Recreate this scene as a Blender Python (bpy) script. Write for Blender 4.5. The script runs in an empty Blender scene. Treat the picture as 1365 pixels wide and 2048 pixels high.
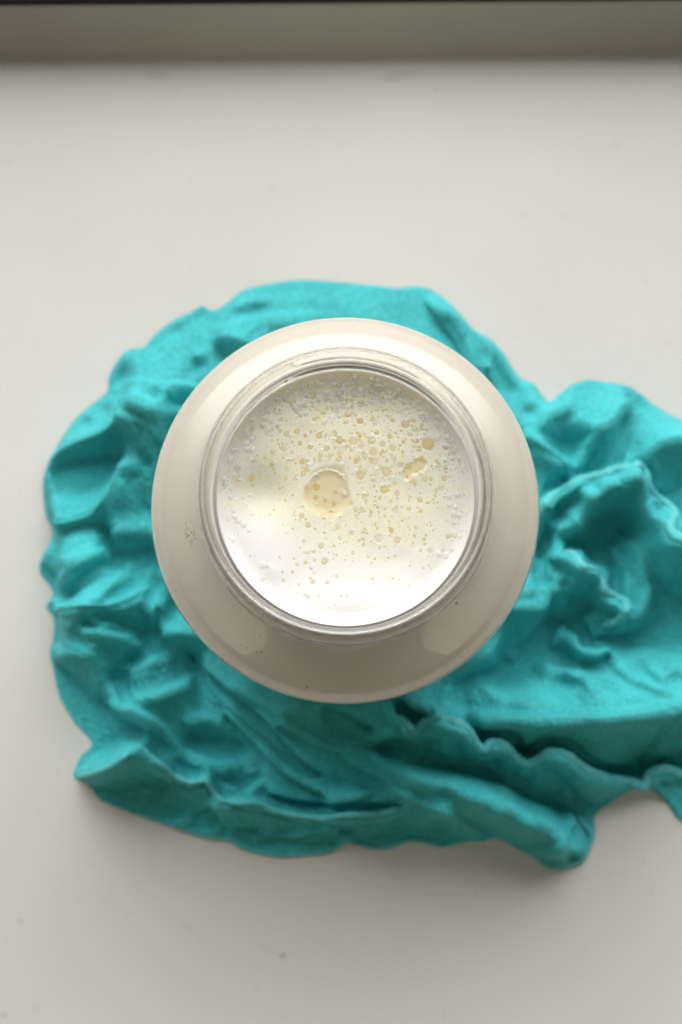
import bpy, math, random
import numpy as np

# ------------------------------------------------------------------ camera, light, exposure
sc = bpy.context.scene
COL = sc.collection
R = math.radians
TILT = R(6.5)
CAM = np.array([-0.0011, -0.0423, 0.4799])
FPX = 50 / 24 * 1365.0

cam_d = bpy.data.cameras.new("camera")
cam_d.sensor_fit = 'VERTICAL'
cam_d.sensor_height = 36.0
cam_d.sensor_width = 24.0
cam_d.lens = 50.0
cam_d.clip_start = 0.01
cam_d.clip_end = 50.0
cam_d.dof.use_dof = True
cam_d.dof.focus_distance = 0.364
cam_d.dof.aperture_fstop = 9.0
cam = bpy.data.objects.new("camera", cam_d)
cam.location = CAM
cam.rotation_euler = (TILT, 0, 0)
COL.objects.link(cam)
sc.camera = cam

world = bpy.data.worlds.new("World")
sc.world = world
world.use_nodes = True
bg = world.node_tree.nodes["Background"]
bg.inputs[0].default_value = (0.93, 0.94, 0.96, 1)
bg.inputs[1].default_value = 0.03


def area(name, loc, target, sx, sy, power, col):
    d = bpy.data.lights.new(name, 'AREA')
    d.shape = 'RECTANGLE'
    d.size, d.size_y = sx, sy
    d.energy = power
    d.color = col
    o = bpy.data.objects.new(name, d)
    o.location = loc
    v = np.array(target, float) - np.array(loc, float)
    from mathutils import Vector
    o.rotation_euler = Vector(v).to_track_quat('-Z', 'Y').to_euler()
    COL.objects.link(o)
    return o


def soften(o, ramps):
    """the brightness of a lamp across its face: window edges dimmed to soften its reflection, added fill lamps faded outward"""
    d = o.data
    d.use_nodes = True
    nt = d.node_tree
    em = nt.nodes['Emission']
    g = nt.nodes.new('ShaderNodeNewGeometry')
    sp = nt.nodes.new('ShaderNodeSeparateXYZ')
    nt.links.new(g.outputs['Parametric'], sp.inputs[0])
    last = None
    for ax, lo, hi in ramps:
        m = nt.nodes.new('ShaderNodeMapRange')
        m.interpolation_type = 'SMOOTHSTEP'
        nt.links.new(sp.outputs[ax], m.inputs[0])
        m.inputs[1].default_value, m.inputs[2].default_value = min(lo, hi), max(lo, hi)
        m.inputs[3].default_value, m.inputs[4].default_value = (0, 1) if lo < hi else (1, 0)
        if last is None:
            last = m.outputs[0]
        else:
            k = nt.nodes.new('ShaderNodeMath')
            k.operation = 'MULTIPLY'
            nt.links.new(last, k.inputs[0])
            nt.links.new(m.outputs[0], k.inputs[1])
            last = k.outputs[0]
    nt.links.new(last, em.inputs['Strength'])


W = area("window_light", (0.0, 8.0, 4.5), (0, 0.0, 0.10), 34.0, 8.8, 5400.0, (1.0, 0.99, 0.975))
soften(W, ((0, 0.0, 0.40), (0, 1.0, 0.60), (1, 0.0, 0.2)))
WEST = area("fill_lamp_west", (-1.12, -0.87, 1.15), (0.0, -0.02, 0.35), 1.05, 2.3, 9.5, (1.0, 0.87, 0.66))  # added fill lamps; the gap between them leaves the jar shoulder's dark reflection
EAST = area("fill_lamp_east", (1.12, -0.87, 1.15), (0.0, -0.02, 0.35), 1.05, 2.3, 9.5, (1.0, 0.87, 0.66))
soften(WEST, ((0, 0.0, 0.95),))
soften(EAST, ((0, 1.0, 0.05),))

sc.render.engine = 'CYCLES'
sc.cycles.use_denoising = True
sc.cycles.max_bounces = 14
sc.cycles.transmission_bounces = 10
sc.cycles.transparent_max_bounces = 16
sc.cycles.sample_clamp_indirect = 6.0
sc.view_settings.view_transform = 'Standard'
sc.view_settings.look = 'None'
sc.view_settings.exposure = 0.0
sc.view_settings.gamma = 1.0
sc.view_settings.use_curve_mapping = False

# ------------------------------------------------------------------ helpers
FWD = np.array([0, math.sin(TILT), -math.cos(TILT)])
UPV = np.array([0, math.cos(TILT), math.sin(TILT)])


def plan(px, py, z):
    """photo position -> point on the horizontal plane at height z (numpy ok)"""
    px = np.asarray(px, float)
    py = np.asarray(py, float)
    a = (px - 682.5) / FPX
    b = (1024.0 - py) / FPX
    dy = FWD[1] + UPV[1] * b
    dz = FWD[2] + UPV[2] * b
    s = (z - CAM[2]) / dz
    return CAM[0] + s * a, CAM[1] + s * dy


def mesh_from(name, verts, faces, smooth=True):
    me = bpy.data.meshes.new(name)
    me.from_pydata([tuple(v) for v in verts], [], [tuple(f) for f in faces])
    me.validate()
    me.update()
    if smooth:
        me.polygons.foreach_set('use_smooth', [True] * len(me.polygons))
    return me


def grid_mesh(name, verts, quads, attrs=None):
    """fast path: numpy verts (n,3), quads (m,4)"""
    me = bpy.data.meshes.new(name)
    n, m = len(verts), len(quads)
    me.vertices.add(n)
    me.vertices.foreach_set('co', np.asarray(verts, np.float32).ravel())
    me.loops.add(m * 4)
    me.loops.foreach_set('vertex_index', np.asarray(quads, np.int32).ravel())
    me.polygons.add(m)
    me.polygons.foreach_set('loop_start', np.arange(m, dtype=np.int32) * 4)
    me.update(calc_edges=True)
    me.polygons.foreach_set('use_smooth', np.ones(m, bool))
    for k, v in (attrs or {}).items():
        a = me.attributes.new(k, 'FLOAT', 'POINT')
        a.data.foreach_set('value', np.asarray(v, np.float32))
    me.update()
    return me


def obj(name, me, mat=None, parent=None, **props):
    o = bpy.data.objects.new(name, me)
    COL.objects.link(o)
    if mat is not None and me is not None and len(me.materials) == 0:
        me.materials.append(mat)
    if parent is not None:
        o.parent = parent
    for k, v in props.items():
        o[k] = v
    return o


def new_mat(name):
    m = bpy.data.materials.new(name)
    m.use_nodes = True
    nt = m.node_tree
    return m, nt, nt.nodes["Principled BSDF"]


def N(nt, kind, **kw):
    n = nt.nodes.new(kind)
    for k, v in kw.items():
        setattr(n, k, v)
    return n


def mixcol(nt, fac, a, b):
    n = N(nt, 'ShaderNodeMix', data_type='RGBA')
    for sock, v in ((n.inputs[0], fac), (n.inputs[6], a), (n.inputs[7], b)):
        if hasattr(v, 'is_linked'):
            nt.links.new(v, sock)
        else:
            sock.default_value = v
    return n.outputs[2]


def mth(nt, op, a, b=0.0, clamp=False):
    n = N(nt, 'ShaderNodeMath', operation=op, use_clamp=clamp)
    for i, v in enumerate((a, b)):
        if hasattr(v, 'is_linked'):
            nt.links.new(v, n.inputs[i])
        else:
            n.inputs[i].default_value = v
    return n.outputs[0]


def ramp(nt, fac, p0, p1):
    n = N(nt, 'ShaderNodeMapRange', interpolation_type='SMOOTHSTEP')
    nt.links.new(fac, n.inputs[0])
    n.inputs[1].default_value = p0
    n.inputs[2].default_value = p1
    return n.outputs[0]


def noise(nt, vec, scale, detail=3.0, rough=0.5, dist=0.0):
    n = N(nt, 'ShaderNodeTexNoise')
    nt.links.new(vec, n.inputs['Vector'])
    n.inputs['Scale'].default_value = scale
    n.inputs['Detail'].default_value = detail
    n.inputs['Roughness'].default_value = rough
    n.inputs['Distortion'].default_value = dist
    return n.outputs[0]


# ------------------------------------------------------------------ materials
def mat_sill():
    m, nt, p = new_mat("white_painted_sill")
    tc = N(nt, 'ShaderNodeTexCoord').outputs['Object']
    base = mixcol(nt, ramp(nt, noise(nt, tc, 9.0, 2.0), 0.35, 0.7), (0.605, 0.606, 0.566, 1), (0.635, 0.634, 0.598, 1))
    spots = [  # px, py, rx, ry (mm), angle, strength, colour
        (565, 1911, 1.5, 1.1, 20, 0.55, (0.33, 0.26, 0.22, 1)),
        (530, 1896, 5.0, 0.9, -22, 0.20, (0.42, 0.36, 0.31, 1)),
        (42, 1843, 1.4, 1.4, 0, 0.35, (0.40, 0.39, 0.36, 1)),
        (375, 1855, 3.6, 0.9, -40, 0.22, (0.45, 0.38, 0.33, 1)),
        (362, 1770, 1.6, 1.4, 0, 0.12, (0.45, 0.42, 0.36, 1)),
        (1337, 686, 2.2, 1.8, 0, 0.28, (0.56, 0.50, 0.36, 1)),
        (1232, 288, 3.0, 1.6, 30, 0.22, (0.55, 0.44, 0.36, 1)),
        (1228, 470, 3.2, 1.2, 10, 0.18, (0.58, 0.50, 0.38, 1)),
        (315, 150, 5.5, 3.0, 0, 0.25, (0.42, 0.38, 0.32, 1)),
        (800, 150, 9.0, 2.6, 10, 0.25, (0.42, 0.38, 0.32, 1)),
        (8, 2030, 2.0, 1.5, 0, 0.3, (0.4, 0.33, 0.28, 1)),
    ]
    base = mixcol(nt, mth(nt, 'MULTIPLY', ramp(nt, noise(nt, tc, 330.0, 1.0), 0.70, 0.78), 0.22), base, (0.36, 0.33, 0.28, 1))
    wob = noise(nt, tc, 700.0, 2.0)
    for px, py, rx, ry, ang, st, c in spots:
        x, y = plan(px, py, 0.0)
        mp = N(nt, 'ShaderNodeMapping', vector_type='TEXTURE')
        nt.links.new(tc, mp.inputs[0])
        mp.inputs[1].default_value = (float(x), float(y), 0)
        mp.inputs[2].default_value = (0, 0, R(ang))
        mp.inputs[3].default_value = (rx * 1e-3, ry * 1e-3, 1)
        ln = N(nt, 'ShaderNodeVectorMath', operation='LENGTH')
        nt.links.new(mp.outputs[0], ln.inputs[0])
        d = mth(nt, 'ADD', ln.outputs['Value'], mth(nt, 'MULTIPLY', mth(nt, 'SUBTRACT', wob, 0.5), 1.2))
        k = mth(nt, 'MULTIPLY', mth(nt, 'SUBTRACT', 1.0, ramp(nt, d, 0.35, 1.1)), st)
        base = mixcol(nt, k, base, c)
    nt.links.new(base, p.inputs['Base Color'])
    p.inputs['Roughness'].default_value = 0.55
    p.inputs['Specular IOR Level'].default_value = 0.3
    b = N(nt, 'ShaderNodeBump')
    b.inputs['Strength'].default_value = 0.05
    b.inputs['Distance'].default_value = 0.002
    nt.links.new(noise(nt, tc, 60.0, 3.0), b.inputs['Height'])
    nt.links.new(b.outputs[0], p.inputs['Normal'])
    return m


def mat_plain(name, col, rough, spec=0.5):
    m, nt, p = new_mat(name)
    tc = N(nt, 'ShaderNodeTexCoord').outputs['Object']
    c2 = tuple(x * 0.88 for x in col[:3]) + (1,)
    nt.links.new(mixcol(nt, noise(nt, tc, 35.0, 3.0), col, c2), p.inputs['Base Color'])
    p.inputs['Roughness'].default_value = rough
    p.inputs['Specular IOR Level'].default_value = spec
    return m


def mat_cloth(name="turquoise_crinkled_cotton", lit_mix=0.0):
    m, nt, p = new_mat(name)
    tc = N(nt, 'ShaderNodeTexCoord').outputs['Object']
    mott = noise(nt, tc, 90.0, 3.0)
    fine = noise(nt, tc, 1100.0, 4.0, 0.7)
    c = mixcol(nt, ramp(nt, mott, 0.3, 0.7), (0.006, 0.39, 0.425, 1), (0.014, 0.48, 0.512, 1))
    c = mixcol(nt, mth(nt, 'MULTIPLY', ramp(nt, fine, 0.34, 0.70), 0.62), c, (0.15, 0.69, 0.71, 1))
    if lit_mix:
        c = mixcol(nt, lit_mix, c, (0.30, 0.80, 0.82, 1))  # caught light mixed into the dye as a paler tone
    nt.links.new(c, p.inputs['Base Color'])
    p.inputs['Roughness'].default_value = 0.56
    p.inputs['Specular IOR Level'].default_value = 0.42
    p.inputs['Sheen Weight'].default_value = 0.0
    p.inputs['Sheen Roughness'].default_value = 0.5
    p.inputs['Sheen Tint'].default_value = (0.75, 1.0, 1.0, 1)
    # plain weave
    w = []
    for ax in ('X', 'Y'):
        wv = N(nt, 'ShaderNodeTexWave', wave_type='BANDS', bands_direction=ax)
        nt.links.new(tc, wv.inputs['Vector'])
        wv.inputs['Scale'].default_value = 520.0
        wv.inputs['Distortion'].default_value = 2.5
        wv.inputs['Detail'].default_value = 1.0
        wv.inputs['Detail Scale'].default_value = 0.3
        w.append(wv.outputs[1])
    hgt = mth(nt, 'ADD', mth(nt, 'MULTIPLY', mth(nt, 'ADD', w[0], w[1]), 0.22), mth(nt, 'MULTIPLY', noise(nt, tc, 900.0, 4.0, 0.65), 1.9))
    b = N(nt, 'ShaderNodeBump')
    b.inputs['Strength'].default_value = 0.85
    b.inputs['Distance'].default_value = 0.0007
    nt.links.new(hgt, b.inputs['Height'])
    nt.links.new(b.outputs[0], p.inputs['Normal'])
    return m


def mat_glass():
    m, nt, p = new_mat("clear_jar_glass")
    p.inputs['Base Color'].default_value = (0.98, 0.985, 0.965, 1)
    p.inputs['Roughness'].default_value = 0.0
    p.inputs['IOR'].default_value = 1.5
    p.inputs['Specular IOR Level'].default_value = 0.85
    p.inputs['Transmission Weight'].default_value = 1.0
    # dried drips and specks on the shoulder
    tc = N(nt, 'ShaderNodeTexCoord').outputs['Object']
    tot = None
    for px, py, rx, ry, ang, sc_, th in ((386, 1072, 2.0, 4.6, 12, 900.0, 0.50), (512, 1292, 5.0, 6.5, 25, 1500.0, 0.64), (905, 1205, 6.0, 3.0, -30, 700.0, 0.66), (600, 1377, 4.5, 1.0, 0, 900.0, 0.60)):
        x, y = plan(px, py, 0.124)
        mp = N(nt, 'ShaderNodeMapping', vector_type='TEXTURE')
        nt.links.new(tc, mp.inputs[0])
        mp.inputs[1].default_value = (float(x), float(y), 0.118)
        mp.inputs[2].default_value = (0, 0, R(ang))
        mp.inputs[3].default_value = (rx * 1e-3, ry * 1e-3, 0.02)
        ln = N(nt, 'ShaderNodeVectorMath', operation='LENGTH')
        nt.links.new(mp.outputs[0], ln.inputs[0])
        reg = mth(nt, 'SUBTRACT', 1.0, ramp(nt, ln.outputs['Value'], 0.3, 1.1))
        k = mth(nt, 'MULTIPLY', reg, ramp(nt, noise(nt, tc, sc_, 2.0), th, th + 0.10))
        tot = k if tot is None else mth(nt, 'ADD', tot, k, True)
    df = N(nt, 'ShaderNodeBsdfDiffuse')
    df.inputs[0].default_value = (0.36, 0.29, 0.17, 1)
    mx = N(nt, 'ShaderNodeMixShader')
    nt.links.new(mth(nt, 'MULTIPLY', tot, 0.6), mx.inputs[0])
    nt.links.new(p.outputs[0], mx.inputs[1])
    nt.links.new(df.outputs[0], mx.inputs[2])
    nt.links.new(mx.outputs[0], nt.nodes['Material Output'].inputs[0])
    return m


def mat_milk():
    m, nt, p = new_mat("milk")
    p.inputs['Base Color'].default_value = (0.95, 0.885, 0.785, 1)
    p.inputs['Roughness'].default_value = 0.5
    p.inputs['Specular IOR Level'].default_value = 0.0
    return m


def attr(nt, name, typ='GEOMETRY'):
    a = N(nt, 'ShaderNodeAttribute', attribute_name=name, attribute_type=typ)
    return a


def mat_foam():
    m, nt, p = new_mat("milk_foam")
    tc = N(nt, 'ShaderNodeTexCoord').outputs['Object']
    fr = attr(nt, 'froth').outputs['Fac']     # 0 fine dense white foam, 1 thin foam that lets the whey through
    yl = attr(nt, 'whey').outputs['Fac']      # open liquid
    n1 = noise(nt, tc, 260.0, 4.0, 0.6)
    thin = mth(nt, 'MULTIPLY', fr, mth(nt, 'ADD', 0.62, mth(nt, 'MULTIPLY', n1, 0.75)), True)
    c = mixcol(nt, thin, (0.87, 0.865, 0.845, 1), (0.84, 0.80, 0.66, 1))
    vo = N(nt, 'ShaderNodeTexVoronoi')
    nt.links.new(tc, vo.inputs['Vector'])
    vo.inputs['Scale'].default_value = 1500.0
    cell = ramp(nt, vo.outputs['Distance'], 0.1, 0.5)
    c = mixcol(nt, mth(nt, 'MULTIPLY', mth(nt, 'MULTIPLY', mth(nt, 'SUBTRACT', 1.0, cell), fr), 0.30), c, (0.60, 0.53, 0.32, 1))
    dens = ramp(nt, noise(nt, tc, 120.0, 2.0), 0.32, 0.62)
    for sc_, amt in ((430.0, 0.62), (820.0, 0.75)):
        v2 = N(nt, 'ShaderNodeTexVoronoi', voronoi_dimensions='2D')
        nt.links.new(tc, v2.inputs['Vector'])
        v2.inputs['Scale'].default_value = sc_
        rgb = N(nt, 'ShaderNodeSeparateColor')
        nt.links.new(v2.outputs['Color'], rgb.inputs[0])
        rad = mth(nt, 'MULTIPLY', mth(nt, 'POWER', rgb.outputs[0], 1.5), 0.46)
        q = mth(nt, 'DIVIDE', v2.outputs['Distance'], mth(nt, 'ADD', rad, 0.02))
        disc = mth(nt, 'SUBTRACT', 1.0, ramp(nt, q, 0.55, 1.0))
        ring = mth(nt, 'MULTIPLY', ramp(nt, q, 0.75, 1.05), mth(nt, 'SUBTRACT', 1.0, ramp(nt, q, 1.05, 1.4)))
        w = mth(nt, 'MULTIPLY', mth(nt, 'MULTIPLY', fr, dens), amt)
        tone = mixcol(nt, rgb.outputs[1], (0.80, 0.68, 0.36, 1), (0.86, 0.80, 0.60, 1))
        c = mixcol(nt, mth(nt, 'MULTIPLY', disc, w), c, tone)
        c = mixcol(nt, mth(nt, 'MULTIPLY', ring, mth(nt, 'MULTIPLY', w, 0.6)), c, (0.95, 0.94, 0.90, 1))
    c = mixcol(nt, yl, c, mixcol(nt, noise(nt, tc, 500.0, 2.0), (0.78, 0.67, 0.36, 1), (0.84, 0.77, 0.54, 1)))
    nt.links.new(c, p.inputs['Base Color'])
    p.inputs['Roughness'].default_value = 0.6
    p.inputs['Specular IOR Level'].default_value = 0.15
    p.inputs['Subsurface Weight'].default_value = 0.35
    p.inputs['Subsurface Radius'].default_value = (0.0022, 0.0018, 0.0012)
    p.inputs['Subsurface Scale'].default_value = 0.6
    b = N(nt, 'ShaderNodeBump')
    b.inputs['Strength'].default_value = 0.08
    b.inputs['Distance'].default_value = 0.0004
    hh = mth(nt, 'ADD', mth(nt, 'MULTIPLY', cell, mth(nt, 'ADD', 0.12, mth(nt, 'MULTIPLY', fr, 0.6))), mth(nt, 'MULTIPLY', n1, 0.5))
    nt.links.new(hh, b.inputs['Height'])
    nt.links.new(b.outputs[0], p.inputs['Normal'])
    return m


def mat_bubble():
    m, nt, p = new_mat("foam_bubble_film")
    e = attr(nt, 'edge').outputs['Fac']        # 0 crown of the dome, 1 where it meets the foam
    col = N(nt, 'ShaderNodeObjectInfo').outputs['Color']
    nt.links.new(col, p.inputs['Base Color'])
    al = mth(nt, 'MULTIPLY', mth(nt, 'SUBTRACT', 1.0, ramp(nt, e, 0.35, 1.0)), N(nt, 'ShaderNodeObjectInfo').outputs['Alpha'])
    nt.links.new(al, p.inputs['Alpha'])
    p.inputs['Roughness'].default_value = 0.08
    p.inputs['Specular IOR Level'].default_value = 0.5
    return m


def mat_film():
    m, nt, p = new_mat("thin_bubble_film")
    nt.nodes.remove(p)
    t = N(nt, 'ShaderNodeBsdfTransparent')
    g = N(nt, 'ShaderNodeBsdfGlossy')
    g.inputs['Roughness'].default_value = 0.03
    mx = N(nt, 'ShaderNodeMixShader')
    mx.inputs[0].default_value = 0.07
    nt.links.new(t.outputs[0], mx.inputs[1])
    nt.links.new(g.outputs[0], mx.inputs[2])
    nt.links.new(mx.outputs[0], nt.nodes['Material Output'].inputs[0])
    return m


M_SILL = mat_sill()
M_FRAME = mat_plain("grey_white_frame_paint", (0.42, 0.41, 0.35, 1), 0.6)
M_SEAL = mat_plain("black_rubber_seal", (0.012, 0.011, 0.010, 1), 0.7, 0.2)
M_CLOTH = mat_cloth()
M_HEM = mat_cloth("lit_turquoise_hem", 0.22)  # same dye as the napkin, paled for the light the hem catches
M_GLASS = mat_glass()
M_MILK = mat_milk()
M_FOAM = mat_foam()
M_BUB = mat_bubble()
M_FILM = mat_film()

# ------------------------------------------------------------------ the setting: sill and the foot of the window
SILL_Y = float(plan(682, 90, 0.0)[1])


def box(x0, x1, y0, y1, z0, z1, bevel=0.0, seg=3):
    import bmesh
    bm = bmesh.new()
    bmesh.ops.create_cube(bm, size=1.0)
    for v in bm.verts:
        v.co.x = x0 if v.co.x < 0 else x1
        v.co.y = y0 if v.co.y < 0 else y1
        v.co.z = z0 if v.co.z < 0 else z1
    if bevel:
        bmesh.ops.bevel(bm, geom=bm.edges[:], offset=bevel, segments=seg, affect='EDGES', profile=0.5)
    me = bpy.data.meshes.new("m")
    bm.to_mesh(me)
    bm.free()
    for p in me.polygons:
        p.use_smooth = bevel > 0
    return me


obj("window_sill", box(-0.75, 0.75, -0.40, SILL_Y + 0.010, -0.03, 0.0, 0.0), M_SILL, kind='structure')
# foot of the window frame: a painted cove that rises out of the sill
cv = [(-0.0030 + 0.0101 * t, 0.0003 + 0.0160 * t ** 1.5) for t in np.linspace(0, 1, 14)] + [(0.030, 0.0163), (0.030, -0.004), (-0.0030, -0.004)]
cvv = [(x, y, z) for x in (-0.75, 0.75) for y, z in cv]
nc = len(cv)
fr_me = mesh_from("window_frame", cvv, [(k, (k + 1) % nc, nc + (k + 1) % nc, nc + k) for k in range(nc)] + [tuple(range(nc - 1, -1, -1)), tuple(range(nc, 2 * nc))], smooth=False)
for p_ in fr_me.polygons:
    p_.use_smooth = len(p_.vertices) == 4 and p_.index < 13
frame = obj("window_frame", fr_me, M_FRAME, kind='structure')
frame.location = (0, SILL_Y, 0)
frame.rotation_euler = (0, 0, R(0.45))
seal = obj("seal", box(-0.75, 0.75, 0.0074, 0.028, 0.0164, 0.0193, 0.0006), M_SEAL, frame)

# ------------------------------------------------------------------ napkin
STEP = 2.5
X0, X1, Y0, Y1 = 20.0, 1540.0, 500.0, 1800.0
gx = np.arange(X0, X1, STEP)
gy = np.arange(Y0, Y1, STEP)
PX, PY = np.meshgrid(gx, gy)
H_, W_ = PX.shape
Z0 = 0.009                      # plane on which the plan of the napkin is laid out
MM = 480.0 / FPX * 1e-3         # one plan unit in metres


def fft_blur(a, s):
    s = s / STEP
    pad = int(4 * s) + 2
    b = np.pad(a, pad, mode='edge')
    fy = np.fft.fftfreq(b.shape[0])[:, None]
    fx = np.fft.rfftfreq(b.shape[1])[None, :]
    g = np.exp(-2 * (math.pi * s) ** 2 * (fx * fx + fy * fy))
    return np.fft.irfft2(np.fft.rfft2(b) * g, b.shape)[pad:-pad, pad:-pad]


def local(pts, pad):
    xs = [p[0] for p in pts]
    ys = [p[1] for p in pts]
    i0 = max(0, int((min(ys) - pad - Y0) / STEP))
    i1 = min(H_, int((max(ys) + pad - Y0) / STEP) + 2)
    j0 = max(0, int((min(xs) - pad - X0) / STEP))
    j1 = min(W_, int((max(xs) + pad - X0) / STEP) + 2)
    return slice(i0, i1), slice(j0, j1)


def inside(pts, X, Y):
    r = np.zeros(X.shape, bool)
    n = len(pts)
    for i in range(n):
        x0, y0 = pts[i][:2]
        x1, y1 = pts[(i + 1) % n][:2]
        if y0 == y1:
            continue
        c = ((y0 > Y) != (y1 > Y)) & (X < (x1 - x0) * (Y - y0) / (y1 - y0) + x0)
        r ^= c
    return r


def smooth_line(pts, n=6):
    """Catmull-Rom through the points"""
    P = np.array(pts, float)
    Q = np.vstack([2 * P[0] - P[1], P, 2 * P[-1] - P[-2]])
    out = []
    for i in range(1, len(Q) - 2):
        for t in np.linspace(0, 1, n, endpoint=False):
            a, b, c, d = Q[i - 1], Q[i], Q[i + 1], Q[i + 2]
            out.append(0.5 * ((2 * b) + (-a + c) * t + (2 * a - 5 * b + 4 * c - d) * t * t + (-a + 3 * b - 3 * c + d) * t ** 3))
    out.append(Q[-2])
    return np.array(out)


def dist_line(pts, X, Y, closed=False):
    d = np.full(X.shape, 1e9)
    u = np.zeros(X.shape)
    n = len(pts)
    m = n if closed else n - 1
    for i in range(m):
        x0, y0 = pts[i][:2]
        x1, y1 = pts[(i + 1) % n][:2]
        dx, dy = x1 - x0, y1 - y0
        L = dx * dx + dy * dy + 1e-9
        t = np.clip(((X - x0) * dx + (Y - y0) * dy) / L, 0, 1)
        e = (X - x0 - t * dx) ** 2 + (Y - y0 - t * dy) ** 2
        k = e < d
        d = np.where(k, e, d)
        u = np.where(k, (i + t) / max(m, 1), u)
    return np.sqrt(d), u


LEAN = np.full(PX.shape, 7.0)     # how far each spot leans to the window (10) or away from it (0)
CREASE = np.zeros(PX.shape)
DEEP = np.zeros(PX.shape)         # creases that go down between two layers


def poly(v, feather, *pts):
    sl = local(pts, 4 * feather + 6)
    X, Y = PX[sl], PY[sl]
    m = inside(smooth_line(list(pts) + [pts[0]], 4), X, Y).astype(float)
    m = fft_blur(m, feather)
    LEAN[sl] = LEAN[sl] * (1 - m) + v * m
    if v <= 0.75:
        DEEP[sl] = np.maximum(DEEP[sl], m * (1.2 - v))


def line(v, w, *pts, soft=None):
    q = smooth_line(pts)
    sl = local(q, w * 2.5 + 8)
    d, u = dist_line(q, PX[sl], PY[sl])
    taper = np.clip(np.minimum(u, 1 - u) * 8 + 0.45, 0, 1)
    m = np.exp(-(d / (w * 0.5 * taper)) ** 2 * 0.9)
    if v <= 2.1:
        CREASE[sl] = np.maximum(CREASE[sl], m ** 1.6 * (2.4 - v))
    LEAN[sl] = LEAN[sl] * (1 - m) + v * m
    if v <= 0.75:
        DEEP[sl] = np.maximum(DEEP[sl], m * (1.2 - v))


def dot(v, x, y, rx, ry=None):
    ry = ry or rx
    sl = local([(x - rx * 2, y - ry * 2), (x + rx * 2, y + ry * 2)], 6)
    d2 = ((PX[sl] - x) / rx) ** 2 + ((PY[sl] - y) / ry) ** 2
    m = np.exp(-d2 * 0.8)
    LEAN[sl] = LEAN[sl] * (1 - m) + v * m


# --- broad zones
poly(8.4, 25, (60, 930), (200, 760), (400, 590), (600, 530), (850, 540), (1040, 720), (1200, 730), (1400, 800), (1530, 900), (1400, 900), (1100, 850), (900, 800), (600, 720), (300, 800), (120, 930))
poly(3.0, 40, (90, 1230), (330, 1200), (500, 1400), (780, 1400), (900, 1440), (1360, 1430), (1360, 1560), (1200, 1640), (1000, 1690), (500, 1720), (180, 1600))
# --- upper left
dot(6, 510, 603, 26, 8); dot(6.6, 480, 612, 20, 7)
poly(4.2, 7, (428, 680), (450, 670), (505, 686), (475, 720), (445, 706))
dot(5.6, 395, 716, 13, 10); dot(5.2, 240, 726, 16, 22); dot(6.5, 352, 642, 14, 12); dot(6.6, 560, 652, 30, 14)
poly(4.2, 6, (338, 790), (350, 775), (388, 775), (372, 805), (345, 812))
dot(6.2, 310, 786, 16, 12); dot(6, 400, 603, 12, 8); dot(6.8, 205, 805, 12, 14); dot(6.8, 165, 830, 12, 10)
line(9.4, 14, (215, 770), (260, 755), (320, 765), (400, 770)); line(9.2, 16, (420, 650), (520, 625), (640, 618))
line(9.3, 10, (285, 806), (320, 818), (368, 818))
# --- crease and hollow left of the jar
poly(3.8, 8, (80, 938), (114, 903), (160, 880), (204, 865), (240, 848), (254, 822), (262, 870), (250, 905), (200, 925), (150, 930), (110, 938))
line(3.0, 14, (110, 912), (160, 889), (206, 872), (243, 853))
poly(9.5, 12, (100, 945), (150, 948), (200, 930), (240, 918), (243, 950), (228, 988), (200, 1014), (150, 1028), (112, 1028), (97, 1000))
poly(5, 6, (77, 945), (92, 945), (97, 1000), (106, 1032), (90, 1020), (76, 975))
poly(2.6, 6, (256, 820), (266, 806), (282, 816), (319, 828), (368, 826), (350, 870), (328, 920), (314, 980), (309, 1050), (312, 1110), (225, 1100), (207, 1040), (232, 1000), (248, 950), (258, 880))
dot(3.4, 285, 880, 25, 30)
line(1.4, 30, (335, 890), (285, 935), (250, 960)); line(1.7, 30, (330, 900), (305, 960), (300, 1020))
dot(5.6, 238, 1042, 28, 20); dot(5.4, 285, 1040, 20, 16); dot(1.3, 285, 1088, 30, 16)
line(2.2, 12, (98, 1052), (150, 1043), (190, 1031), (222, 1004), (243, 962))
# --- pads on the left edge
poly(9.4, 8, (122, 1064), (160, 1053), (204, 1054), (219, 1076), (221, 1095), (200, 1112), (160, 1124), (125, 1122), (114, 1090))
line(3.6, 12, (212, 1052), (227, 1080), (226, 1105))
poly(4.6, 6, (96, 1056), (116, 1062), (114, 1140), (125, 1185), (112, 1190), (100, 1120))
poly(3.8, 5, (88, 1078), (95, 1100), (98, 1150), (96, 1178), (76, 1146), (70, 1120))
dot(7.2, 94, 1070, 6, 14); dot(3.4, 90, 1205, 8, 12)
poly(2.8, 7, (118, 1172), (170, 1132), (216, 1109), (228, 1113), (182, 1148), (142, 1178), (118, 1190))
poly(9.4, 6, (108, 1221), (140, 1190), (180, 1152), (216, 1121), (238, 1125), (248, 1150), (226, 1180), (206, 1206), (160, 1214), (120, 1221))
poly(5.6, 6, (206, 1206), (226, 1176), (246, 1160), (257, 1192), (236, 1205))
poly(5.2, 7, (250, 1118), (282, 1130), (300, 1150), (302, 1168), (262, 1168), (250, 1142))
poly(8.2, 5, (260, 1171), (296, 1168), (285, 1184), (262, 1191))
poly(2.6, 7, (108, 1232), (210, 1222), (290, 1197), (300, 1250), (318, 1282), (290, 1262), (235, 1240), (180, 1238))
line(1.5, 13, (108, 1229), (160, 1222), (212, 1216), (262, 1203), (294, 1188))
line(1.2, 13, (313, 1215), (314, 1250), (322, 1280)); line(2.0, 12, (310, 1100), (305, 1140), (308, 1170))
line(4.4, 12, (320, 1110), (328, 1160), (345, 1200)); line(1.2, 12, (342, 1180), (352, 1206))
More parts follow.
